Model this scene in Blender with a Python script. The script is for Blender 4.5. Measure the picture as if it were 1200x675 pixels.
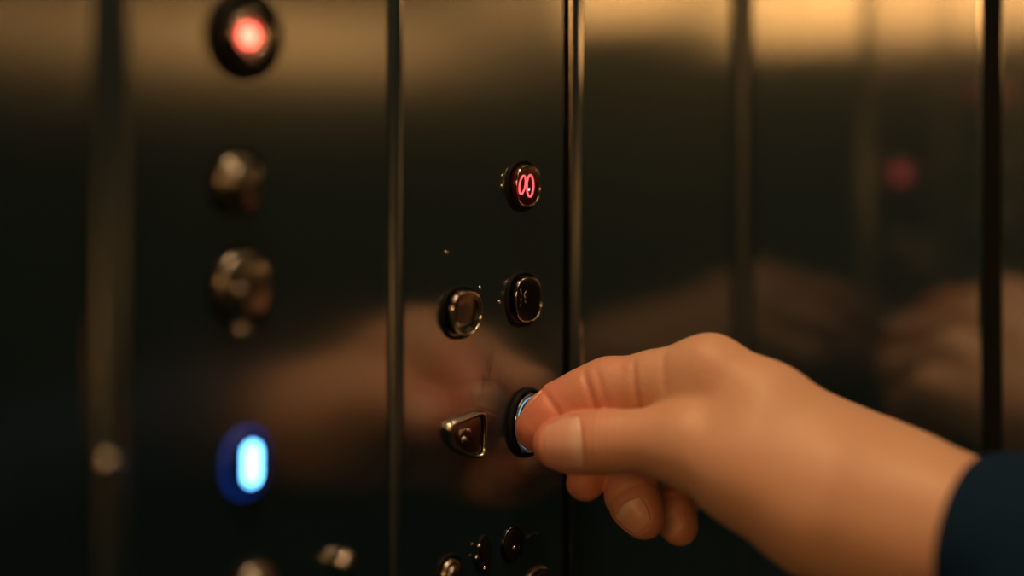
import bpy, bmesh, math, random
import numpy as np
from mathutils import Vector, Matrix
random.seed(4)
C = bpy.context.scene.collection
for o in list(bpy.data.objects): bpy.data.objects.remove(o)

# ------------------------------------------------------------------ camera
ANG = math.radians(50)                    # the panel wall recedes at 50 degrees
SA, CA = math.sin(ANG), math.cos(ANG)
CAM = Vector((-0.4495, -0.268, 1.35))
FWD = Vector((SA, CA, 0)); RGT = Vector((CA, -SA, 0)); UP = Vector((0, 0, 1))
FPX = 1200 * 50 / 36.0
HOR = 170.5
cam = bpy.data.cameras.new('camera'); camo = bpy.data.objects.new('camera', cam); C.objects.link(camo)
camo.location = CAM; camo.rotation_euler = (math.pi / 2, 0, -ANG)
cam.lens = 50; cam.sensor_width = 36; cam.shift_y = -(337.5 - HOR) / 1200
cam.clip_start = 0.01
cam.dof.use_dof = True; cam.dof.focus_distance = 0.411; cam.dof.aperture_fstop = 2.0
bpy.context.scene.camera = camo

def P(u, v, d):                           # point at distance d (m) ahead of the lens
    return CAM + d * (FWD + RGT * ((u - 600) / FPX) + UP * ((HOR - v) / FPX))
def W(u, v):                              # point on the panel wall (y = 0): x, z
    k = (u - 600) / FPX
    s = -CAM.y / (CA - SA * k)
    return CAM.x + s * (SA + CA * k), CAM.z + s * (HOR - v) / FPX
def WR(u):                                # y on the right wall (x = 0)
    k = (u - 600) / FPX
    s = -CAM.x / (SA + CA * k)
    return CAM.y + s * (CA - SA * k)

# ------------------------------------------------------------------ view, world, lamps
sc = bpy.context.scene
sc.view_settings.view_transform = 'Standard'; sc.view_settings.look = 'None'
sc.view_settings.gamma = 1; sc.view_settings.exposure = 0; sc.view_settings.use_curve_mapping = False
w = bpy.data.worlds.new('world'); sc.world = w; w.use_nodes = True
w.node_tree.nodes['Background'].inputs[0].default_value = (0.01, 0.016, 0.012, 1)
w.node_tree.nodes['Background'].inputs[1].default_value = 0.3

STRIP_E = 12.0                             # linear wall lamp, warm
BACK_E = 6.5                             # lamp on the back wall
STRIP_C = (1.0, 0.47, 0.155)
CEIL_E = 5.0                              # ceiling lamp, warm
SPOT_W = 18.0                             # recessed spotlight, watts
CEIL_C = (1.0, 0.56, 0.27)
# ------------------------------------------------------------------ materials
def new_mat(name):
    m = bpy.data.materials.new(name); m.use_nodes = True
    nt = m.node_tree; return m, nt, nt.nodes['Principled BSDF'], nt.nodes, nt.links
def simple(name, col, rough=0.5, metal=0.0, noise=0.0, scale=200, bump=0.0):
    m, nt, b, N, L = new_mat(name)
    b.inputs['Roughness'].default_value = rough; b.inputs['Metallic'].default_value = metal
    tc = N.new('ShaderNodeTexCoord'); n = N.new('ShaderNodeTexNoise'); n.inputs['Scale'].default_value = scale
    L.new(tc.outputs['Object'], n.inputs['Vector'])
    r = N.new('ShaderNodeMapRange'); r.inputs[3].default_value = 1 - noise; r.inputs[4].default_value = 1 + noise
    L.new(n.outputs[0], r.inputs[0])
    vm = N.new('ShaderNodeVectorMath'); vm.operation = 'SCALE'; vm.inputs[0].default_value = col[:3]
    L.new(r.outputs[0], vm.inputs['Scale']); L.new(vm.outputs[0], b.inputs['Base Color'])
    if bump:
        bp = N.new('ShaderNodeBump'); bp.inputs['Strength'].default_value = bump; bp.inputs['Distance'].default_value = 0.001
        L.new(n.outputs[0], bp.inputs['Height']); L.new(bp.outputs[0], b.inputs['Normal'])
    return m
def emit(name, col, strength):
    m, nt, b, N, L = new_mat(name)
    b.inputs['Base Color'].default_value = (0.02, 0.02, 0.02, 1)
    b.inputs['Emission Color'].default_value = (*col, 1); b.inputs['Emission Strength'].default_value = strength
    b.inputs['Roughness'].default_value = 0.4
    return m
def brushed(name, col, r1, r2, mixf, aniso, grime=0.0):
    """dark stainless steel: a clear lobe and a hazy lobe, vertical brushing"""
    m, nt, b, N, L = new_mat(name)
    out = N['Material Output']
    geo = N.new('ShaderNodeNewGeometry')
    up = N.new('ShaderNodeCombineXYZ'); up.inputs[2].default_value = 1
    cr = N.new('ShaderNodeVectorMath'); cr.operation = 'CROSS_PRODUCT'
    L.new(geo.outputs['True Normal'], cr.inputs[0]); L.new(up.outputs[0], cr.inputs[1])
    tc = N.new('ShaderNodeTexCoord'); mp = N.new('ShaderNodeMapping'); mp.inputs['Scale'].default_value = (1, 1, 0.012)
    L.new(geo.outputs['Position'], mp.inputs['Vector'])
    n = N.new('ShaderNodeTexNoise'); n.inputs['Scale'].default_value = 900; n.inputs['Detail'].default_value = 4
    L.new(mp.outputs[0], n.inputs['Vector'])
    # smears and spots of wear
    mp2 = N.new('ShaderNodeMapping'); mp2.inputs['Scale'].default_value = (1, 1, 0.45)
    L.new(geo.outputs['Position'], mp2.inputs['Vector'])
    n2 = N.new('ShaderNodeTexNoise'); n2.inputs['Scale'].default_value = 60; n2.inputs['Detail'].default_value = 6
    n2.inputs['Roughness'].default_value = 0.65
    L.new(mp2.outputs[0], n2.inputs['Vector'])
    rp = N.new('ShaderNodeMapRange'); rp.inputs[1].default_value = 0.62; rp.inputs[2].default_value = 0.75
    rp.inputs[3].default_value = 1.0; rp.inputs[4].default_value = 1 - grime
    L.new(n2.outputs[0], rp.inputs[0])
    r = N.new('ShaderNodeMapRange'); r.inputs[3].default_value = 0.9; r.inputs[4].default_value = 1.1
    L.new(n.outputs[0], r.inputs[0])
    mu = N.new('ShaderNodeMath'); mu.operation = 'MULTIPLY'; L.new(r.outputs[0], mu.inputs[0]); L.new(rp.outputs[0], mu.inputs[1])
    vm = N.new('ShaderNodeVectorMath'); vm.operation = 'SCALE'; vm.inputs[0].default_value = col
    L.new(mu.outputs[0], vm.inputs['Scale'])
    b.inputs['Metallic'].default_value = 1; b.inputs['Roughness'].default_value = r1
    b.inputs['Anisotropic'].default_value = aniso
    L.new(vm.outputs[0], b.inputs['Base Color']); L.new(cr.outputs[0], b.inputs['Tangent'])
    b2 = N.new('ShaderNodeBsdfPrincipled'); b2.inputs['Metallic'].default_value = 1; b2.inputs['Roughness'].default_value = r2
    b2.inputs['Anisotropic'].default_value = aniso * 0.5
    L.new(vm.outputs[0], b2.inputs['Base Color']); L.new(cr.outputs[0], b2.inputs['Tangent'])
    mx = N.new('ShaderNodeMixShader'); mx.inputs[0].default_value = mixf
    L.new(b.outputs[0], mx.inputs[1]); L.new(b2.outputs[0], mx.inputs[2])
    df = N.new('ShaderNodeBsdfDiffuse'); df.inputs[0].default_value = (0.0045, 0.0155, 0.025, 1)   # blue-green diffuse added to lift the darks, in place of cool ambient light
    ads = N.new('ShaderNodeAddShader'); L.new(mx.outputs[0], ads.inputs[0]); L.new(df.outputs[0], ads.inputs[1]); L.new(ads.outputs[0], out.inputs[0])
    return m
M_STEEL = brushed('dark_brushed_steel', (0.30, 0.31, 0.30), 0.15, 0.30, 0.10, 0.75, 0.55)
M_SIDE = brushed('side_brushed_steel', (0.34, 0.35, 0.33), 0.075, 0.30, 0.10, 0.75, 0.1)
M_TRIM = brushed('trim_steel', (0.09, 0.095, 0.085), 0.25, 0.40, 0.4, 0.3)
M_GAP = simple('gap_black', (0.008, 0.009, 0.008), 0.7, 0, 0.2, 300)
M_CHROME = simple('polished_bezel', (0.62, 0.60, 0.55), 0.16, 1, 0.06, 900)
M_RIM = simple('rounded_metal_button', (0.28, 0.27, 0.24), 0.28, 1, 0.15, 700)
M_DARKCAP = simple('dark_button_face', (0.05, 0.052, 0.048), 0.28, 1, 0.15, 700)
M_CAP = simple('button_cap_steel', (0.14, 0.14, 0.13), 0.30, 1, 0.15, 700)
M_BLACK = simple('black_plastic', (0.008, 0.009, 0.008), 0.6, 0, 0.2, 500)
M_BLACK.node_tree.nodes['Principled BSDF'].inputs['Specular IOR Level'].default_value = 0.12
M_GAP.node_tree.nodes['Principled BSDF'].inputs['Specular IOR Level'].default_value = 0.1
M_REDLENS = simple('red_lens', (0.05, 0.008, 0.008), 0.25, 0, 0.2, 500)
M_BLUELENS = simple('blue_lens', (0.004, 0.012, 0.05), 0.3, 0, 0.2, 500)
M_LAMIN = simple('dark_green_laminate', (0.006, 0.075, 0.055), 0.6, 0, 0.25, 8)
M_FLOOR = simple('dark_floor', (0.006, 0.06, 0.045), 0.7, 0, 0.4, 40)
M_CEIL = simple('dark_ceiling', (0.05, 0.045, 0.038), 0.6, 0, 0.1, 20)
M_HOUSING = simple('lamp_housing', (0.2, 0.19, 0.17), 0.4, 1, 0.05, 100)
M_SLEEVE = simple('navy_cloth', (0.0035, 0.020, 0.055), 0.9, 0, 0.35, 1200, 0.6)
M_SLEEVE.node_tree.nodes['Principled BSDF'].inputs['Specular IOR Level'].default_value = 0.12
M_RED = emit('red_glow', (1.0, 0.09, 0.10), 2.4)
M_PALE = emit('pale_blue_glow', (0.45, 0.75, 0.9), 0.7)
M_REDDOT = emit('red_white_dot', (1.0, 0.7, 0.65), 1.5)
M_REDBIG = emit('red_lamp_glow', (1.0, 0.13, 0.08), 6.0)
M_BLUE = emit('blue_glow', (0.13, 0.50, 1.0), 9.5)
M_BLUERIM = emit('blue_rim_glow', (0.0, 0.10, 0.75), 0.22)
M_STRIP = emit('strip_lamp_glow', STRIP_C, STRIP_E)
M_BACKLAMP = emit('back_lamp_glow', STRIP_C, BACK_E)
M_DIMLAMP = emit('dim_lamp_glow', STRIP_C, 2.2)
M_CEILLAMP = emit('ceiling_lamp_glow', CEIL_C, CEIL_E)

def skin_mat():
    m, nt, b, N, L = new_mat('skin')
    at = N.new('ShaderNodeAttribute'); at.attribute_name = 'redness'
    tc = N.new('ShaderNodeTexCoord')
    n = N.new('ShaderNodeTexNoise'); n.inputs['Scale'].default_value = 55; n.inputs['Detail'].default_value = 5
    L.new(tc.outputs['Object'], n.inputs['Vector'])
    ad = N.new('ShaderNodeMath'); ad.operation = 'MULTIPLY_ADD'; ad.inputs[1].default_value = 0.5; ad.inputs[2].default_value = -0.2
    L.new(n.outputs[0], ad.inputs[0])
    s = N.new('ShaderNodeMath'); s.operation = 'ADD'; s.use_clamp = True
    L.new(at.outputs['Fac'], s.inputs[0]); L.new(ad.outputs[0], s.inputs[1])
    mx = N.new('ShaderNodeMix'); mx.data_type = 'RGBA'
    mx.inputs[6].default_value = (0.64, 0.40, 0.27, 1); mx.inputs[7].default_value = (0.66, 0.25, 0.18, 1)
    L.new(s.outputs[0], mx.inputs[0]); L.new(mx.outputs[2], b.inputs['Base Color'])
    b.inputs['Subsurface Weight'].default_value = 0.25
    b.inputs['Subsurface Radius'].default_value = (1.0, 0.35, 0.18); b.inputs['Subsurface Scale'].default_value = 0.004
    b.inputs['Roughness'].default_value = 0.5
    v = N.new('ShaderNodeTexVoronoi'); v.inputs['Scale'].default_value = 900; L.new(tc.outputs['Object'], v.inputs['Vector'])
    n3 = N.new('ShaderNodeTexNoise'); n3.inputs['Scale'].default_value = 350; n3.inputs['Detail'].default_value = 4
    L.new(tc.outputs['Object'], n3.inputs['Vector'])
    a2 = N.new('ShaderNodeMath'); a2.operation = 'MULTIPLY_ADD'; a2.inputs[1].default_value = 0.35
    L.new(v.outputs[0], a2.inputs[0]); L.new(n3.outputs[0], a2.inputs[2])
    bp = N.new('ShaderNodeBump'); bp.inputs['Strength'].default_value = 0.28; bp.inputs['Distance'].default_value = 0.0006
    L.new(a2.outputs[0], bp.inputs['Height']); L.new(bp.outputs[0], b.inputs['Normal'])
    return m
M_SKIN = skin_mat()
M_NAIL = simple('fingernail', (0.74, 0.42, 0.33), 0.28, 0, 0.06, 200)
_nt = M_NAIL.node_tree; _b = _nt.nodes['Principled BSDF']; _at = _nt.nodes.new('ShaderNodeAttribute'); _at.attribute_name = 'lunula'
_mx = _nt.nodes.new('ShaderNodeMix'); _mx.data_type = 'RGBA'; _src = _b.inputs['Base Color'].links[0].from_socket
_nt.links.new(_src, _mx.inputs[6]); _mx.inputs[7].default_value = (0.80, 0.57, 0.47, 1)
_nt.links.new(_at.outputs['Fac'], _mx.inputs[0]); _nt.links.new(_mx.outputs[2], _b.inputs['Base Color'])
_b.inputs['Subsurface Weight'].default_value = 0.1
M_NAIL.node_tree.nodes['Principled BSDF'].inputs['Subsurface Scale'].default_value = 0.002

# ------------------------------------------------------------------ helpers
def link(name, me, mat, parent=None, smooth=True, label=None):
    o = bpy.data.objects.new(name, me); C.objects.link(o)
    if mat and not me.materials: me.materials.append(mat)
    if smooth:
        for p in me.polygons: p.use_smooth = True
    if parent: o.parent = parent
    if label: o['label'] = label
    return o
def obj(name, bm, mat, parent=None, smooth=False, label=None):
    bmesh.ops.recalc_face_normals(bm, faces=bm.faces)
    me = bpy.data.meshes.new(name); bm.to_mesh(me); bm.free()
    return link(name, me, mat, parent, smooth, label)
def empty(name, loc, label, cat, group=None, kind=None):
    o = bpy.data.objects.new(name, None); C.objects.link(o); o.location = loc; o.empty_display_size = 0.05
    o['label'] = label; o['category'] = cat
    if group: o['group'] = group
    if kind: o['kind'] = kind
    return o
def struct(o): o['kind'] = 'structure'; return o
def box(bm, x0, x1, y0, y1, z0, z1, bev=0.0, seg=2):
    vs = [bm.verts.new((x, y, z)) for x in (x0, x1) for y in (y0, y1) for z in (z0, z1)]
    f = [(0, 1, 3, 2), (4, 6, 7, 5), (0, 4, 5, 1), (2, 3, 7, 6), (0, 2, 6, 4), (1, 5, 7, 3)]
    fs = [bm.faces.new([vs[i] for i in q]) for q in f]
    if bev:
        es = set(e for q in fs for e in q.edges)
        bmesh.ops.bevel(bm, geom=list(es), offset=bev, segments=seg, affect='EDGES', profile=0.5)
def loft(bm, rings, cap0=True, cap1=True, closed=True):
    rv = [[bm.verts.new(p) for p in r] for r in rings]
    n = len(rv[0])
    for a, b in zip(rv, rv[1:]):
        for i in range(n if closed else n - 1):
            j = (i + 1) % n
            bm.faces.new((a[i], a[j], b[j], b[i]))
    if cap0: bm.faces.new(rv[0][::-1])
    if cap1: bm.faces.new(rv[-1])
def sup(n, rx, rz, e, k=48):              # superellipse outline
    out = []
    for i in range(k):
        t = 2 * math.pi * i / k; c, s = math.cos(t), math.sin(t)
        out.append((rx * math.copysign(abs(c) ** (2 / e), c), rz * math.copysign(abs(s) ** (2 / e), s)))
    return out
def profile_solid(outline, prof, cx, cz, bm=None):
    """prof: list of (scale, offset-inwards mm->m, height) ; wall normal is -y"""
    bm = bm or bmesh.new()
    rings = []
    for sc_, h in prof:
        rings.append([(cx + x * sc_, -h, cz + z * sc_) for x, z in outline])
    loft(bm, rings); return bm
def ring_solid(outline, prof, cx, cz):
    """closed ring: prof list of (scale, height) forming a closed cross-section"""
    bm = bmesh.new(); rv = [[bm.verts.new((cx + x * s, -h, cz + z * s)) for x, z in outline] for s, h in prof]
    m = len(rv); n = len(outline)
    for a in range(m):
        b = (a + 1) % m
        for i in range(n):
            j = (i + 1) % n; bm.faces.new((rv[a][i], rv[a][j], rv[b][j], rv[b][i]))
    return bm
def tube(bm, pts, r, seg=8, closed=False):
    pts = [Vector(p) for p in pts]; rings = []
    for i, p in enumerate(pts):
        a = pts[i - 1] if (i or closed) else p; b = pts[(i + 1) % len(pts)] if (i < len(pts) - 1 or closed) else p
        t = (b - a).normalized(); ref = Vector((0, 1, 0)) if abs(t.y) < 0.9 else Vector((1, 0, 0))
        s = t.cross(ref).normalized(); q = t.cross(s)
        rings.append([p + (s * math.cos(k * 2 * math.pi / seg) + q * math.sin(k * 2 * math.pi / seg)) * r for k in range(seg)])
    if closed: rings.append(rings[0])
    loft(bm, rings, not closed, not closed)
    if closed: bmesh.ops.remove_doubles(bm, verts=bm.verts, dist=1e-7)
def dome(bm, x, z, r, h, base=0.0, seg=20):
    rings = []
    for k in range(6):
        t = math.pi / 2 * k / 6
        rings.append([(x + r * math.cos(t) * math.cos(a), -base - h * math.sin(t), z + r * math.cos(t) * math.sin(a))
                      for a in [2 * math.pi * i / seg for i in range(seg)]])
    loft(bm, rings)

# ------------------------------------------------------------------ the cabin
XL, YB, ZT = -1.45, -1.5, 2.25
def slab(name, x0, x1, y0, y1, z0, z1, mat):
    bm = bmesh.new(); box(bm, x0, x1, y0, y1, z0, z1); return struct(obj(name, bm, mat))
floor = slab('floor', XL - .06, .06, YB - .06, .06, -.05, 0, M_FLOOR)
ceil = slab('ceiling', XL - .06, .06, YB - .06, .06, ZT, ZT + .05, M_CEIL)
wl = slab('wall_left', XL - .05, XL, YB, 0, 0, ZT, M_LAMIN)
wb = slab('wall_back', XL, 0, YB - .05, YB, 0, ZT, M_LAMIN)
wf = slab('wall_front', XL, 0.0, .004, .05, 0, ZT, M_GAP)
wr = slab('wall_right', .004, .05, YB, .05, 0, ZT, M_GAP)
wf['label'] = 'dark brushed steel cabin wall that carries the buttons'
wr['label'] = 'brushed steel cabin wall behind the hand on the right'

def plate(x0, x1, y0, y1, parent, mat, name='wall_panel', ax='y', bev=0.0012):
    bm = bmesh.new()
    box(bm, x0, x1, y0, y1, .09, ZT - .06, bev, 3)
    return obj(name, bm, mat, parent)
xa = [W(u, 300)[0] for u in (114, 146, 457, 470, 661.5, 667, 680)]
plate(XL + .004, xa[0] - .001, 0, .004, wf, M_STEEL)
plate(xa[6] + .0005, -.004, 0, .004, wf, M_SIDE)
# right wall sheets
ya = WR(1151), WR(1171)
plate(0, .004, ya[0], -.0035, wr, M_SIDE)
plate(0, .004, -.62, ya[1], wr, M_SIDE)
plate(0, .004, -1.05, -.632, wr, M_SIDE)
plate(0, .004, YB + .003, -1.062, wr, M_SIDE)
def moulding(name, x0, x1, h, mat):       # shallow half-round vertical strip standing on the wall
    bm = bmesh.new(); n = 14
    prof = [(x0 + (x1 - x0) * (0.5 - 0.5 * math.cos(math.pi * i / n)), -h * math.sin(math.pi * i / n) + .0) for i in range(n + 1)]
    prof = [(x0, .004)] + prof + [(x1, .004)]
    loft(bm, [[(x, y, z) for x, y in prof] for z in (.09, ZT - .06)])
    return struct(obj(name, bm, mat, None, True))
moulding('trim_1', xa[0], xa[1], .0014, M_TRIM)
moulding('trim_2', xa[2] + .0002, xa[3] - .0002, .0011, M_TRIM)
moulding('trim_3', xa[5] + .0001, xa[6] - .0002, .0002, M_TRIM)
# corner post between the two steel walls
bm = bmesh.new()
loft(bm, [[(-.0035, .003, z), (-.0035, -.0012, z), (-.0022, -.0030, z), (-.0008, -.0035, z), (.003, -.0035, z), (.003, .003, z)] for z in (.09, ZT - .06)])
struct(obj('trim_4', bm, M_TRIM))
bm = bmesh.new(); box(bm, XL, 0, -.012, .004, 0, .085, .002); struct(obj('baseboard_front', bm, M_TRIM))
bm = bmesh.new(); box(bm, -.012, .004, YB, -.013, 0, .085, .002); struct(obj('baseboard_right', bm, M_TRIM))

# ------------------------------------------------------------------ lamps
def wall_lamp(x0, x1, y0, y1, z0, z1, label, face):
    r = empty('wall_lamp', ((x0 + x1) / 2, (y0 + y1) / 2, z0), label, 'lamp')
    off = Vector(r.location)
    bm = bmesh.new()
    box(bm, x0 - off.x, x1 - off.x, y0 - off.y, y1 - off.y, z1 - z0, z1 - z0 + .012, .002)
    box(bm, x0 - off.x, x1 - off.x, y0 - off.y, y1 - off.y, -.012, 0, .002)
    obj('lamp_housing', bm, M_HOUSING, r)
    bm = bmesh.new(); e = .006
    box(bm, x0 - off.x, x1 - off.x - (e if face == 'x' else 0), y0 - off.y, y1 - off.y - (e if face == 'y' else 0), 0.0, z1 - z0, .001)
    obj('diffuser', bm, {'yb': M_BACKLAMP, 'yd': M_DIMLAMP}.get(face, M_STRIP), r)
wall_lamp(XL, XL + .05, -.86, -.16, 1.512, 1.612, 'long warm horizontal wall lamp on the wall opposite the steel side wall', 'x')
wall_lamp(XL, XL + .05, -1.24, -.95, 1.562, 1.64, 'short warm horizontal wall lamp beside the long one, nearer the back corner', 'x')
wall_lamp(-1.38, -.86, YB, YB + .04, 1.487, 1.557, 'warm horizontal wall lamp on the back wall facing the button panel', 'yb')
wall_lamp(-.83, -.42, YB, YB + .04, 1.487, 1.557, 'dimmer short wall lamp next to the bright one on the back wall', 'yd')
def ceiling_lamp(cx, cy, wx, wy, label):
    r = empty('ceiling_lamp', (cx, cy, ZT - .03), label, 'lamp', 'ceiling lamps')
    bm = bmesh.new()
    for (a, b, c, d) in ((-wx, -wx + .02, -wy, wy), (wx - .02, wx, -wy, wy), (-wx + .02, wx - .02, -wy, -wy + .02), (-wx + .02, wx - .02, wy - .02, wy)):
        box(bm, a, b, c, d, 0, .03, .001)
    obj('lamp_frame', bm, M_HOUSING, r)
    bm = bmesh.new(); box(bm, -wx + .02, wx - .02, -wy + .02, wy - .02, .006, .028, .001)
    obj('diffuser', bm, M_CEILLAMP, r)
ceiling_lamp(-.62, -.55, .25, .20, 'square warm ceiling lamp above the button panel')
def spotlight(x, y, target, label):
    r = empty('spotlight', (x, y, ZT - .03), label, 'lamp')
    bm = bmesh.new(); K = 32; q = [(math.cos(2 * math.pi * i / K), math.sin(2 * math.pi * i / K)) for i in range(K)]
    rv = [[bm.verts.new((a * R_, b * R_, z)) for a, b in q] for R_, z in ((.075, 0), (.075, .006), (.06, .008), (.058, .03), (.085, .03), (.085, .0))]
    for i in range(len(rv)):
        A, B = rv[i], rv[(i + 1) % len(rv)]
        for k in range(K): bm.faces.new((A[k], A[(k + 1) % K], B[(k + 1) % K], B[k]))
    obj('lamp_frame', bm, M_HOUSING, r, True)
    ld = bpy.data.lights.new('bulb', 'SPOT'); ld.energy = SPOT_W; ld.color = (1, .60, .31); ld.spot_size = math.radians(46); ld.spot_blend = .7
    ld.shadow_soft_size = .05
    lo = bpy.data.objects.new('bulb', ld); C.objects.link(lo); lo.parent = r; lo.location = (0, 0, .0)
    lo.rotation_euler = (Vector(target) - Vector((x, y, ZT - .03))).to_track_quat('-Z', 'Y').to_euler()
spotlight(-.29, -.15, (-.17, -.06, 1.26), 'small round recessed ceiling spotlight over the hand')

# ------------------------------------------------------------------ control panels
def faceplate(root, x0, x1, name='faceplate'):
    bm = bmesh.new(); box(bm, x0, x1, 0, .004, .55, 1.95, .0008, 3)
    o = obj(name, bm, M_STEEL, root); return o
def local(root, *os):
    for o in os:
        o.parent = root; o.matrix_parent_inverse = Matrix.Translation(-Vector(root.location))
def bevel_prof(r, h, b, base=0.0):        # puck profile with rounded upper edge
    out = [(1.0, base)]
    for k in range(6):
        t = math.pi / 2 * k / 5
        out.append((1 - b / r * (1 - math.cos(t)), base + h - b + b * math.sin(t)))
    out += [(0.7, base + h + .0001), (0.3, base + h + .0002)]
    return out
def button(root, u, v, rx, rz, e=2.5, h=.0026, label=None, cap=M_CAP, bez=M_CHROME, bw=.0011, bh=.0008, outline=None, dish=False, edge=None, ew=1.0, bv=.0007):
    x, z = W(u, v)
    ol = outline or sup(0, rx, rz, e)
    r = min(rx, rz)
    prof = bevel_prof(r, h, bv)
    if dish: prof = prof[:-2] + [(0.80, h - .0001), (0.74, h - .0007), (0.4, h - .0009)]
    cp = obj('elevator_button', profile_solid(ol, prof, x, z), cap, None, True, label)
    g = .0004
    s0 = 1 + g / r; s1 = s0 + bw / r
    rg = obj('bezel_ring', ring_solid(ol, [(s0, 0), (s0, bh * .8), (s0 + .25 * (s1 - s0), bh * 1.05), (s0 + .6 * (s1 - s0), bh), (s1, bh * .4), (s1, 0)], x, z), bez, cp, True)
    local(root, cp)
    if edge:
        e0 = 1 - .00035 / r
        obj('edge_ring', ring_solid(ol, [(e0 - .00015 * ew / r, h - .0003), (e0, h + .0001 * ew), (e0 + .00015 / r, h + .0001 * ew), (e0 + .0003 / r, h - .0003 - .0002 * (ew - 1))], x, z), edge, cp, True)
    return cp, x, z, h
def legend(cp, strokes, r, mat, h, name='legend', closed=(), label=None):
    """strokes: lists of picture-row/column points turned into points on the cap face"""
    bm = bmesh.new()
    for i, s in enumerate(strokes):
        b2 = bmesh.new(); tube(b2, s, r, 6, i in closed)
        me = bpy.data.meshes.new('t'); b2.to_mesh(me); b2.free(); bm.from_mesh(me); bpy.data.meshes.remove(me)
    o = obj(name, bm, mat, cp, True, label); return o
def F(u, v, h):                           # a point on a plane h in front of the panel wall
    k = (u - 600) / FPX; s = (-h - CAM.y) / (CA - SA * k)
    return (CAM.x + s * (SA + CA * k), -h, CAM.z + s * (HOR - v) / FPX)
def ell(cu, cv, ru, rv, tilt, h, n=20, a0=0, a1=2 * math.pi):
    out = []
    for i in range(n):
        t = a0 + (a1 - a0) * i / n
        x, y = ru * math.cos(t), rv * math.sin(t)
        out.append(F(cu + x * math.cos(tilt) - y * math.sin(tilt), cv + x * math.sin(tilt) + y * math.cos(tilt), h))
    return out

x0, x1 = xa[3] + .0004, xa[4] - .0002
mid = empty('control_panel', ((x0 + x1) / 2, 0, .55), 'sharp dark steel button panel whose button the finger presses, lit red symbol near its top', 'control panel', 'button panels')
local(mid, faceplate(mid, x0, x1))
# narrow bright edge profile right of the panel
bm = bmesh.new(); box(bm, xa[5] - .0005, xa[5] - .0000, -.0012, .004, .09, ZT - .06, .0004, 2)
struct(obj('trim_5', bm, M_CHROME))

# lit red button
cp, x, z, h = button(mid, 611.5, 217.5, .0058, .0062, 2.3, .0026, 'round button showing two glowing red loops', M_REDLENS, M_BLACK, edge=M_CHROME)
ft = h + .0003
legend(cp, [ell(612.3, 216.6, 3.3, 11.0, .16, ft), ell(621.2, 217.8, 3.8, 12.8, .02, ft)], .00022, M_RED, ft, 'legend', (0, 1), 'two slim glowing red loops')
bm = bmesh.new(); q = F(620, 222, ft); dome(bm, q[0], q[2], .0004, .0003, ft - .0001, 10); obj('light_dot', bm, M_REDDOT, cp, True)
# engraved button below
cp, x, z, h = button(mid, 612, 350.5, .0061, .0067, 2.6, .0026, 'unlit dark button with thin engraved letters', M_DARKCAP, M_BLACK, edge=M_CHROME)
ft = h + .00018
legend(cp, [[F(610, 338.5, ft), F(611, 345, ft), F(610.3, 352, ft), F(610, 359, ft)],
            [F(617.5, 340, ft), F(615, 344, ft), F(614.3, 349, ft), F(615.5, 354.5, ft), F(619, 355, ft)],
            [F(614.5, 348.3, ft), F(618, 347.6, ft)]], .00013, M_CHROME, ft)
# out-of-focus neighbour
cp, x, z, h = button(mid, 538.5, 366, .0064, .0062, 2.5, .0028, 'blurred dark button with a bright metal rim', M_CAP, M_BLACK, .0010, .0008, dish=True, edge=M_CHROME, ew=3.5)
# shield-shaped button
pts = [(524, 497), (541, 489), (559, 483), (563, 489), (563.5, 510), (562, 530), (556, 534), (540, 530), (527, 520), (522.5, 508)]
cxz = W(543, 509)
raw = [(W(a, b)[0] - cxz[0], W(a, b)[1] - cxz[1]) for a, b in pts]
ol = []
for i in range(len(raw)):                 # smooth the outline with a closed spline
    p0, p1, p2, p3 = [Vector((*raw[(i + k) % len(raw)], 0)) for k in (-1, 0, 1, 2)]
    for t in (0, .25, .5, .75):
        q = .5 * ((2 * p1) + (p2 - p0) * t + (2 * p0 - 5 * p1 + 4 * p2 - p3) * t * t + (3 * p1 - p0 - 3 * p2 + p3) * t ** 3)
        ol.append((q.x * .86, q.y * .86))
cp, x, z, h = button(mid, 543, 509, .0062, .0062, label='wedge-shaped raised alarm button with a bell mark', cap=M_CAP, bez=M_CHROME, bw=.0014, bh=.0022, h=.0016, outline=ol, dish=False)
bm = bmesh.new()
for du, dv, r in ((-4, -3, .0008), (5, -4, .0008), (0, 6, .0009)):
    q = F(544 + du, 509 + dv, h); dome(bm, q[0], q[2], r, .0007, h, 14)
tubeb = bmesh.new(); tube(tubeb, [F(538, 513, h + .0002), F(540, 506, h + .0003), (F(545, 502, h + .0003)), F(550, 506, h + .0003), F(552, 513, h + .0002)], .0003, 6)
me = bpy.data.meshes.new('t'); tubeb.to_mesh(me); tubeb.free(); bm.from_mesh(me)
obj('bell_mark', bm, M_CHROME, cp, True)
# pressed button under the fingertip
PB = button(mid, 617, 495, .0076, .0088, 2.1, .0018, 'pressed steel button with a pale lit ring under the fingertip', M_DARKCAP, M_BLACK, .0010, .0016, edge=M_CHROME)
cp, x, z, h = PB
ft = h + .0002
obj('light_ring', ring_solid(sup(0, .0066, .0077, 2.1), [(.97, h - .0003), (.975, h + .0003), (1.0, h + .0003), (1.005, h - .0003)], x, z), M_PALE, cp, True, 'thin pale blue lit ring')
legend(cp, [ell(620, 480, 2.6, 7, .5, ft, 14), [F(613, 492, ft), F(617, 485, ft), F(624, 476, ft)], [F(611, 498, ft), F(615, 490, ft)]], .00022, M_CHROME, ft, 'legend', (0,))
# braille bumps
def bumps(root, lst, r=.0006, nm='braille_dot'):
    for u, v in lst:
        x, z = W(u, v); bm = bmesh.new(); dome(bm, x, z, r, r * .9); o = obj(nm, bm, M_CHROME, None, True); local(root, o)
bumps(mid, [(588.5, 206), (588, 218), (585, 353.5), (562, 337)], .0006)
bumps(mid, [(523, 296)], .0005)
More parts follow.
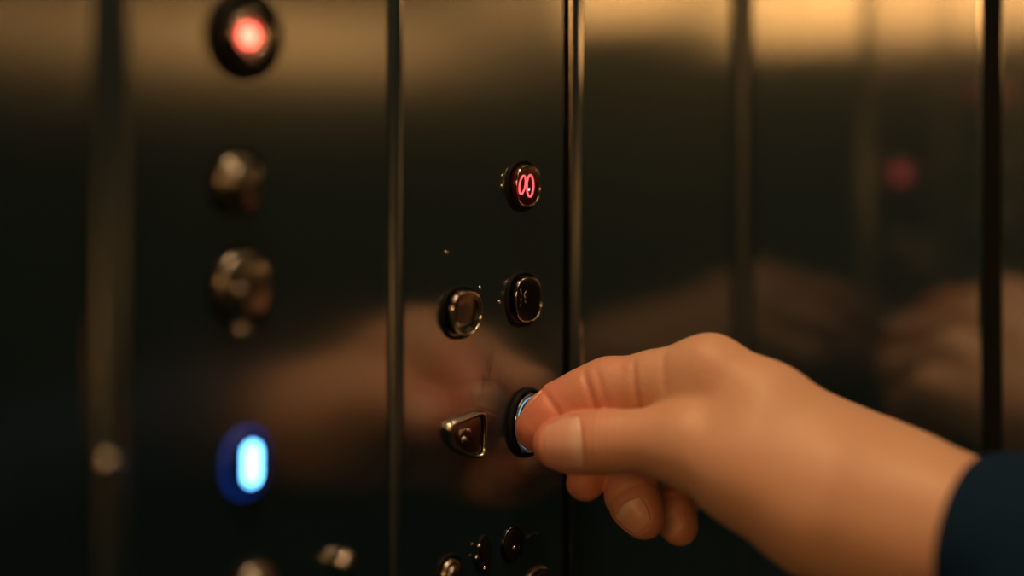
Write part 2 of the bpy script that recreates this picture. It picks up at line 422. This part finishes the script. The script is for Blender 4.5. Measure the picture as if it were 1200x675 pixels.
# lower rows: key switch, half-hidden marks and buttons at the edge of the picture
x, z = W(600, 638)
ks = obj('key_switch', profile_solid(sup(0, .0042, .0046, 2), bevel_prof(.0042, .0010, .0005), x, z), M_BLACK, None, True, 'small black key switch'); local(mid, ks)
obj('bezel_ring', ring_solid(sup(0, .0042, .0046, 2), [(1.03, 0), (1.03, .0006), (1.08, .0008), (1.14, .0006), (1.2, 0)], x, z), M_DARKCAP, ks, True)
bm = bmesh.new(); q = F(602, 642, .0015); dome(bm, q[0], q[2], .0005, .0005, .0014, 10); obj('light_dot', bm, M_CHROME, ks, True)
bm = bmesh.new(); tube(bm, [F(618, 631, .0002), F(621, 627, .0004), F(625, 625.2, .0004), F(631, 625, .0004)], .00022, 6); o = obj('engraved_mark', bm, M_CAP, None, True); local(mid, o)
x, z = W(565, 649)
jw = obj('indicator_lamp', profile_solid(sup(0, .0032, .0056, 2), bevel_prof(.0032, .0012, .0006), x, z), M_BLACK, None, True, 'small dark oval indicator'); local(mid, jw)
bm = bmesh.new()
for du, dv, r in ((-3.5, -9, .0008), (-6, 5, .0009), (3, 17, .0008)):
    q = F(565 + du, 649 + dv, .0012); dome(bm, q[0], q[2], r, .0008, .0011, 12)
obj('screw_head', bm, M_CHROME, jw, True)
button(mid, 525, 676, .0044, .0052, 2.2, .0026, 'blurred button with a pale rim at the panel foot', M_RIM, M_BLACK, .0008, .001, bv=.0015)
button(mid, 629, 683, .0044, .0038, 2.2, .0024, 'dark button just showing its rim at the panel foot', M_CAP, M_CHROME, .0007, .0012)

# left panel, nearer and out of focus
x0, x1 = xa[1] + .0004, xa[2] - .0004
lft = empty('control_panel', ((x0 + x1) / 2, 0, .55), 'blurred steel panel on the left with one blue and one red light', 'control panel', 'button panels')
local(lft, faceplate(lft, x0, x1))
cp, x, z, h = button(lft, 286, 42, .0070, .0072, 2.0, .0024, 'round button glowing red in a broad dark ring', M_CAP, M_BLACK, .0036, .0030, dish=True)
obj('bezel_lip', ring_solid(sup(0, .0060, .0062, 2), [(.55, h - .0006), (.62, h + .0002), (.95, h + .0012), (1.0, h - .0002)], x, z), M_CHROME, cp, True)
bm = bmesh.new(); dome(bm, x, z, .0027, .0012, h - .0006); obj('light_lens', bm, M_REDBIG, cp, True, 'glowing red lens')
cp, x, z, h = button(lft, 276, 214, .0064, .0066, 2.3, .0030, 'upper unlit blurred button with a pale top rim', M_RIM, M_BLACK, .0008, .0010, bv=.0021)
cp, x, z, h = button(lft, 281, 336, .0078, .0082, 2.3, .0030, 'larger unlit blurred button with two bright domes added for highlights', M_RIM, M_BLACK, .0008, .0010, bv=.0021)
bm = bmesh.new(); q = F(283, 341, h); dome(bm, q[0], q[2], .0018, .0018, h - .0009, 16); obj('glint_dome', bm, M_CHROME, cp, True)  # chrome dome added to make a highlight spot
bm = bmesh.new(); q = F(290, 387, .0024); dome(bm, q[0], q[2], .0018, .0020, 0.0, 16); obj('glint_dome', bm, M_CHROME, cp, True)  # chrome dome added in place of the lower rim's highlight
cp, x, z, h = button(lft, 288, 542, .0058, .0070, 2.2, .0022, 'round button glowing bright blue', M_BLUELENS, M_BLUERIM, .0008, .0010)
def capsule(rx, rz, k=32):
    out = []
    for i in range(k):
        t = 2 * math.pi * i / k; c, s = math.cos(t), math.sin(t)
        out.append((rx * c, rx * s + math.copysign(rz - rx, s)))
    return out
o = obj('light_window', profile_solid(capsule(.0024, .0050), [(1, h - .0004), (1, h + .0003), (.9, h + .0004)], x, z), M_BLUE, cp, True, 'bright blue upright oval light')
button(lft, 297, 690, .0062, .0064, 2.3, .0030, 'blurred button cut off by the lower picture edge', M_RIM, M_BLACK, .0008, .0010, bv=.0021)
x, z = W(396, 660)
kk = obj('key_lock', profile_solid(sup(0, .0030, .0038, 2), bevel_prof(.0030, .0040, .0012), x, z), M_CHROME, None, True, 'small pale blurred lock barrel'); local(lft, kk)
bm = bmesh.new(); box(bm, x - .0004, x + .0004, -.0045, -.0038, z - .002, z + .002, .0002); obj('key_slot', bm, M_BLACK, kk)
# screw on the left moulding
x, z = W(122, 541)
sr = obj('screw', profile_solid(sup(0, .0022, .0022, 2), bevel_prof(.0022, .0016, .0012, .0012), x, z), M_CHROME, None, True)
sr['label'] = 'small blurred screw head on the far left steel strip'; sr['category'] = 'screw'

# ------------------------------------------------------------------ the hand: one continuous skin from a distance field
def j(u, v, d, r): p = P(u, v, d); return (p.x, p.y, p.z, r * .001)
fingers = {
 'index': [j(630, 503, .4085, 6.5), j(643, 491, .409, 7.6), j(662, 478, .4095, 7.7), j(688, 465, .408, 7.9), j(714, 456, .407, 8.6), j(770, 449, .402, 8.9), j(832, 441, .396, 10.2)],
 'thumb': [j(650, 521, .3975, 6.2), j(668, 520, .3965, 7.6), j(690, 518, .395, 8.0), j(714, 517, .393, 8.4), j(755, 516, .390, 8.0), j(805, 522, .386, 10.3)],
 'middle': [j(686, 564, .424, 5.9), j(692, 545, .429, 6.8), j(706, 508, .432, 7.8), j(733, 478, .429, 8.4), j(850, 460, .412, 9.8)],
 'ring': [j(755, 608, .4155, 6.0), j(747, 594, .418, 7.1), j(740, 579, .421, 7.4), j(743, 553, .428, 7.3), j(762, 520, .436, 8.2), j(868, 492, .427, 9.5)],
 'pinky': [j(797, 619, .424, 5.2), j(791, 607, .427, 5.9), j(788, 596, .430, 6.1), j(800, 578, .438, 6.2), j(828, 556, .441, 7.0), j(885, 530, .438, 8.6)],
}
palm = [
 [j(832, 441, .396, 10.2), j(895, 484, .389, 12.6), j(1045, 597, .373, 18.5)],
 [j(850, 460, .412, 9.8), j(1045, 592, .388, 17)],
 [j(868, 492, .427, 9.5), j(1050, 598, .398, 16)],
 [j(885, 530, .438, 8.6), j(1050, 608, .405, 15)],
 [j(870, 500, .406, 13), j(1000, 580, .388, 20)],
 [j(805, 522, .386, 10.3), j(880, 552, .380, 14.0), j(960, 590, .374, 17.5), j(1050, 615, .372, 19.5)],
 [j(1050, 616, .374, 20), j(1165, 647, .355, 19.5), j(1222, 658, .352, 16), j(1250, 666, .348, 9)],
 [j(1050, 610, .396, 18), j(1165, 643, .374, 19), j(1222, 655, .363, 16), j(1250, 664, .358, 9)],
]
def cdir(x, y, z): return (RGT * x + FWD * y + UP * z).normalized()
def V3(a): return Vector(a[:3])
nails = {  # finger: (tip joint, joint behind, outward direction, length mm, half-angle)
 'thumb': (0, 2, cdir(-.20, -1, .22), 11.5, 62, 7.2),
 'index': (0, 2, cdir(-.45, .55, .65), 10.0, 55, 6.9),
 'middle': (0, 1, cdir(-.85, -.15, -.35), 9.5, 55, 6.6),
 'ring': (0, 1, cdir(-.18, -.95, -.25), 8.0, 48, 6.5),
 'pinky': (0, 1, cdir(-.25, -.95, -.2), 6.6, 48, 5.5)}
frames = {}
for k, (a, b_, n, ln, ha, rr) in nails.items():
    T = V3(fingers[k][a]); B = V3(fingers[k][b_]); ax = (T - B).normalized()
    n = (n - ax * n.dot(ax)).normalized(); bt = ax.cross(n).normalized()
    c = T + ax * (rr * .001 * (.6 if k in ('ring', 'pinky') else .25)) - ax * (ln * .0005)
    frames[k] = (c, ax, n, bt, ln * .001, math.radians(ha), rr * .001)

# creases: point, axis, width, depth, reach, side (optional outward direction)
def between(f, a, b, t=0.0):
    A = V3(fingers[f][a]); B = V3(fingers[f][b]); return A.lerp(B, t), (B - A).normalized()
creases = []
def crease(f, a, b, t, w, dep, reach, side=None, tilt=0.0):
    p, ax = between(f, a, b, t)
    if tilt: ax = (ax + cdir(0, 0, 1) * tilt).normalized()
    creases.append((f, p, ax, w * .001, dep * .001, reach * .001, side))
cam_side = cdir(0, -1, 0)
crease('index', 1, 2, .55, 0.9, .85, 11, cdir(.1, -1, -.3))
crease('index', 3, 4, .35, 0.9, .8, 12, cdir(.1, -1, -.3))
crease('index', 3, 4, .9, 0.8, .35, 12, cdir(.1, -1, -.3))
crease('index', 4, 5, .72, 1.0, .9, 12, cdir(.1, -1, -.5))
crease('index', 5, 6, .35, 1.1, .7, 12, cdir(.1, -1, -.4))
for t, dp in ((.0, .45), (.28, .5), (-.35, .35), (.6, .3), (-.7, .25)):
    crease('thumb', 2, 3, .9 + t, 0.75, dp, 12, cdir(0, -1, .3))
crease('ring', 1, 2, .6, 0.9, .6, 10, cdir(-.4, -1, .3)); crease('ring', 2, 3, .05, 0.8, .45, 10, cdir(-.4, -1, .3))
crease('pinky', 1, 2, .7, 0.8, .5, 9, cdir(-.4, -1, .3))
crease('middle', 1, 2, .4, 0.8, .5, 10, None)

def seg(p, a, b):
    A = np.array(a[:3], np.float32); B = np.array(b[:3], np.float32); ab = B - A
    pa = p - A; t = np.clip(pa @ ab / float(ab @ ab), 0, 1)
    d = np.sqrt(((pa - t[:, None] * ab) ** 2).sum(1))
    return d - (a[3] + (b[3] - a[3]) * t)
def smin(a, b, k):
    h = np.maximum(k - np.abs(a - b), 0) / k
    return np.minimum(a, b) - h * h * k * .25
def field(p):
    def chain(lst, k):
        d = None
        for a, b in zip(lst, lst[1:]):
            s = seg(p, a, b); d = s if d is None else smin(d, s, k)
        return d
    pd = None
    for c in palm:
        s = chain(c, .006); pd = s if pd is None else smin(pd, s, .010)
    tot = pd
    for k, l in fingers.items():
        d = chain(l, .003)
        if k == 'thumb':                    # flatter pad at the tip
            pass
        for (f, q, ax, w_, dep, reach, side) in creases:
            if f != k: continue
            r = p - np.array(q, np.float32); s = r @ np.array(ax, np.float32)
            m = np.exp(-(s / w_) ** 2) * np.clip((reach - np.sqrt((r * r).sum(1))) / .002, 0, 1)
            if side is not None:
                rr = r / (np.sqrt((r * r).sum(1))[:, None] + 1e-6)
                m = m * np.clip(rr @ np.array(side, np.float32) * 1.4 + .35, 0, 1)
            d = d + dep * .95 * m
        if k in frames:                     # nail bed, sunk a little below the skin
            c, ax, n, bt, ln, ha, rr = frames[k]
            r = p - np.array(c, np.float32)
            s = (r @ np.array(ax, np.float32)) / (ln * .56)
            y = r @ np.array(n, np.float32); x = r @ np.array(bt, np.float32)
            th = np.arctan2(x, y) / (ha * 1.08)
            e = (np.abs(s) ** 3 + np.abs(th) ** 3) ** (1 / 3)
            d = d + .0007 * np.clip((1.0 - e) / .12, 0, 1)
        tot = smin(tot, smin(pd, d, .0075 if k != 'thumb' else .006), .0010)
    return tot

allp = np.array([q for l in list(fingers.values()) + palm for q in l])
end = P(1235, 655, .345)
lo = allp[:, :3].min(0) - .03; hi = allp[:, :3].max(0) + .03
HS = .00062; BS = 8
dims = (np.ceil((hi - lo) / HS / BS).astype(int)) * BS + 1
nb = (dims - 1) // BS
bc = np.stack(np.meshgrid(*[np.arange(n) for n in nb], indexing='ij'), -1).reshape(-1, 3)
cen = (lo + (bc * BS + BS / 2) * HS).astype(np.float32)
cd = field(cen)
act = np.abs(cd) < BS * HS * .9 + .0025
G = np.empty(dims, np.float32)
sgn = cd.reshape(nb)
G[:-1, :-1, :-1] = np.repeat(np.repeat(np.repeat(sgn, BS, 0), BS, 1), BS, 2)
G[-1] = 1; G[:, -1] = 1; G[:, :, -1] = 1
mask = np.zeros(dims, bool)
ab_ = bc[act]
for (i, jj, k) in ab_:
    mask[i * BS:(i + 1) * BS + 1, jj * BS:(jj + 1) * BS + 1, k * BS:(k + 1) * BS + 1] = True
idx = np.argwhere(mask)
vals = np.empty(len(idx), np.float32)
for s in range(0, len(idx), 400000):
    q = (lo + idx[s:s + 400000] * HS).astype(np.float32); vals[s:s + 400000] = field(q)
G[mask] = vals
# naive surface nets
S = G < 0
cx_ = np.zeros(np.array(dims) - 1, np.int8)
corners = [(a, b, c) for a in (0, 1) for b in (0, 1) for c in (0, 1)]
D0, D1, D2 = np.array(dims) - 1
for a, b, c in corners: cx_ += S[a:a + D0, b:b + D1, c:c + D2].astype(np.int8)
cells = np.argwhere((cx_ > 0) & (cx_ < 8))
vid = -np.ones(cx_.shape, np.int64); vid[tuple(cells.T)] = np.arange(len(cells))
cv = {c: G[cells[:, 0] + c[0], cells[:, 1] + c[1], cells[:, 2] + c[2]] for c in corners}
acc = np.zeros((len(cells), 3)); cnt = np.zeros(len(cells))
for a in corners:
    for b in corners:
        if sum(b) - sum(a) == 1 and all(b[k] >= a[k] for k in range(3)):
            va, vb = cv[a], cv[b]; m = (va < 0) != (vb < 0)
            t = np.where(m, va / np.where(m, va - vb, 1), 0)
            A = np.array(a, float); B = np.array(b, float)
            acc += m[:, None] * (A + t[:, None] * (B - A)); cnt += m
vert = lo + (cells + acc / cnt[:, None]) * HS
faces = []
for axn in range(3):
    o1, o2 = [(1, 2), (2, 0), (0, 1)][axn]
    sl0 = [slice(None)] * 3; sl1 = [slice(None)] * 3
    sl0[axn] = slice(0, -1); sl1[axn] = slice(1, None)
    s0 = S[tuple(sl0)]; s1 = S[tuple(sl1)]
    e = np.argwhere(s0 != s1)
    e = e[(e[:, o1] > 0) & (e[:, o2] > 0) & (e[:, o1] < dims[o1] - 1) & (e[:, o2] < dims[o2] - 1)]
    fl = s0[tuple(e.T)]
    def cell(d1, d2):
        q = e.copy(); q[:, o1] -= d1; q[:, o2] -= d2; return vid[tuple(q.T)]
    quad = np.stack([cell(1, 1), cell(0, 1), cell(0, 0), cell(1, 0)], 1)
    quad[~fl] = quad[~fl][:, ::-1]
    faces.append(quad)
faces = np.concatenate(faces); faces = faces[(faces >= 0).all(1)]
me = bpy.data.meshes.new('hand')
org = P(1142, 634, .357)
me.from_pydata((vert - np.array(org)).tolist(), [], faces.tolist()); me.update()
red = np.zeros(len(vert))
for k, amp, rad in (('index', 1.0, .026), ('thumb', .45, .016), ('middle', .8, .018), ('ring', .75, .016), ('pinky', .75, .014)):
    t = np.array(fingers[k][0][:3]); dd = np.sqrt(((vert - t) ** 2).sum(1)); red = np.maximum(red, amp * np.exp(-(dd / rad) ** 2))
for k, i, amp, rad in (('index', 4, .55, .014), ('index', 2, .6, .015), ('ring', 2, .3, .01), ('thumb', 3, .2, .01)):
    t = np.array(fingers[k][i][:3]); dd = np.sqrt(((vert - t) ** 2).sum(1)); red = np.maximum(red, amp * np.exp(-(dd / rad) ** 2))
at = me.attributes.new('redness', 'FLOAT', 'POINT'); at.data.foreach_set('value', red.astype(np.float32))
person = empty('person', org, 'right hand of a person pressing a panel button, thumb against index finger, dark navy sleeve', 'person')
hand = link('hand', me, M_SKIN, person, True)
# fingernails
for k, (c, ax, n, bt, ln, ha, rr) in frames.items():
    bm = bmesh.new(); NU, NV = 16, 16; top = []; bot = []
    fr = fingers[k]; T = V3(fr[0])
    base = V3(fr[nails[k][1]])
    for i in range(NU + 1):
        s = -1 + 2 * i / NU; rt = []; rb = []
        for q in range(NV + 1):
            t = -1 + 2 * q / NV
            # disc-to-square mapping keeps the outline rounded
            ss = s * math.sqrt(1 - .30 * t * t); tt = t * math.sqrt(1 - .30 * s * s)
            pc = c + ax * (ss * ln * .5); th = tt * ha
            dirv = (n * math.cos(th) + bt * math.sin(th))
            # march to the skin surface
            rt.append((pc, dirv)); 
        top.append(rt)
    arr = np.array([[np.array(a) for a, b in row] for row in top], np.float32).reshape(-1, 3)
    dr = np.array([[np.array(b) for a, b in row] for row in top], np.float32).reshape(-1, 3)
    tpos = np.full(len(arr), rr * .6, np.float32)
    for it in range(14): tpos -= np.clip(field(arr + dr * tpos[:, None]), -.002, .002) * .8
    tpos = tpos.reshape(NU + 1, NV + 1)
    for it in range(3):                     # fair the plate
        tpos[1:-1, 1:-1] = .5 * tpos[1:-1, 1:-1] + .125 * (tpos[:-2, 1:-1] + tpos[2:, 1:-1] + tpos[1:-1, :-2] + tpos[1:-1, 2:])
    pts = arr + dr * (tpos.reshape(-1)[:, None] + .0003)
    low = arr + dr * (tpos.reshape(-1)[:, None] - .0004)
    o3 = np.array(org)
    A = [[bm.verts.new(pts[i * (NV + 1) + q] - o3) for q in range(NV + 1)] for i in range(NU + 1)]
    B = [[bm.verts.new(low[i * (NV + 1) + q] - o3) for q in range(NV + 1)] for i in range(NU + 1)]
    for i in range(NU):
        for q in range(NV):
            bm.faces.new((A[i][q], A[i + 1][q], A[i + 1][q + 1], A[i][q + 1])); bm.faces.new((B[i][q], B[i][q + 1], B[i + 1][q + 1], B[i + 1][q]))
    for i in range(NU):
        bm.faces.new((A[i][0], B[i][0], B[i + 1][0], A[i + 1][0])); bm.faces.new((A[i][NV], A[i + 1][NV], B[i + 1][NV], B[i][NV]))
    for q in range(NV):
        bm.faces.new((A[0][q], A[0][q + 1], B[0][q + 1], B[0][q])); bm.faces.new((A[NU][q], B[NU][q], B[NU][q + 1], A[NU][q + 1]))
    nl = obj('fingernail', bm, M_NAIL, person, True)
    lv = []
    for v in nl.data.vertices:
        r = v.co + org - c; sN = r.dot(ax) / (ln * .5); tN = abs(math.atan2(r.dot(bt), r.dot(n))) / ha
        lv.append(min(1, max(0, (-.50 - sN + .25 * (1 - tN * tN)) / .35)) if k in ('thumb', 'ring', 'pinky') else 0)
    nl.data.attributes.new('lunula', 'FLOAT', 'POINT').data.foreach_set('value', lv)
# sleeve: a cloth tube with a cuff hem and soft folds
path = [Vector((x, y, CAM.z + z)) for x, y, z in (
    (-.0895, -.130, -.1045), (-.0935, -.165, -.1100), (-.102, -.215, -.126), (-.112, -.28, -.152), (-.120, -.35, -.176),
    (-.124, -.42, -.178), (-.126, -.49, -.145), (-.128, -.56, -.075), (-.133, -.61, .01))]
rad = [.0242, .0262, .0295, .0345, .040, .044, .047, .051, .050]
def cat(ps, n=10):
    out = []
    for i in range(len(ps) - 1):
        p0, p1, p2, p3 = ps[max(i - 1, 0)], ps[i], ps[i + 1], ps[min(i + 2, len(ps) - 1)]
        for s in range(n):
            t = s / n
            out.append(.5 * ((2 * p1) + (p2 - p0) * t + (2 * p0 - 5 * p1 + 4 * p2 - p3) * t * t + (3 * p1 - p0 - 3 * p2 + p3) * t ** 3))
    out.append(ps[-1]); return out
pp = cat(path); rr_ = [v.x for v in cat([Vector((r, 0, 0)) for r in rad])]
rings = []; K = 56
def ring_at(i, off):
    p = pp[i]; t = (pp[min(i + 1, len(pp) - 1)] - pp[max(i - 1, 0)]).normalized()
    s = t.cross(UP).normalized(); q = s.cross(t)
    out = []
    for k in range(K):
        a = 2 * math.pi * k / K
        f = 0.0007 * math.sin(3 * a + i * .55) + .0006 * math.sin(5 * a - i * .8 + 1) + (.0012 * math.sin(i * 1.1 + 2 * math.cos(a)) if i > 6 else 0)
        r = rr_[i] + f + off
        ca, sa = math.cos(a), math.sin(a)
        ca = math.copysign(abs(ca) ** .86, ca); sa = math.copysign(abs(sa) ** .86, sa)
        out.append(p + s * ca * r * (1.36 + .1 * min(1, i / 20)) + q * sa * r * 1.05 - t * (.003 * sa * max(0, 1 - i / 12)) - org)
    return out
rings = [ring_at(3, -.0022), ring_at(1, -.0020), ring_at(0, -.0018), ring_at(0, -.0006), ring_at(0, .0004)] + [ring_at(i, .0004 if i < 4 else (-.0002 if i == 4 else 0)) for i in range(1, len(pp))]
last = rings[-1]; cen_ = sum(last, Vector()) / K; tdir = (pp[-1] - pp[-2]).normalized()
for s_, q_ in ((.93, .012), (.75, .026), (.4, .038), (.1, .042)): rings.append([cen_ + (v - cen_) * s_ + tdir * q_ for v in last])
# the cloth clears the skin everywhere
for ri, rg in enumerate(rings[:50]):
    cen_ = sum(rg, Vector()) / K
    dirs = np.array([(v - cen_).normalized() for v in rg], np.float32)
    a_ = np.array([v + org for v in rg], np.float32)
    need = .0006 if ri < 3 else (.0012 if ri == 3 else .0022)
    tot_ = np.zeros(K, np.float32)
    for it in range(12): 
        st = np.clip(need - field(a_), 0, .003); a_ += dirs * st[:, None]; tot_ += st
    for it in range(4): tot_ = np.maximum(tot_, .5 * tot_ + .25 * (np.roll(tot_, 1) + np.roll(tot_, -1)))
    rings[ri] = [v + Vector(dirs[k]) * float(tot_[k]) for k, v in enumerate(rg)]
bm = bmesh.new(); loft(bm, rings, False, True)
obj('sleeve', bm, M_SLEEVE, person, True, label='dark navy cloth sleeve')
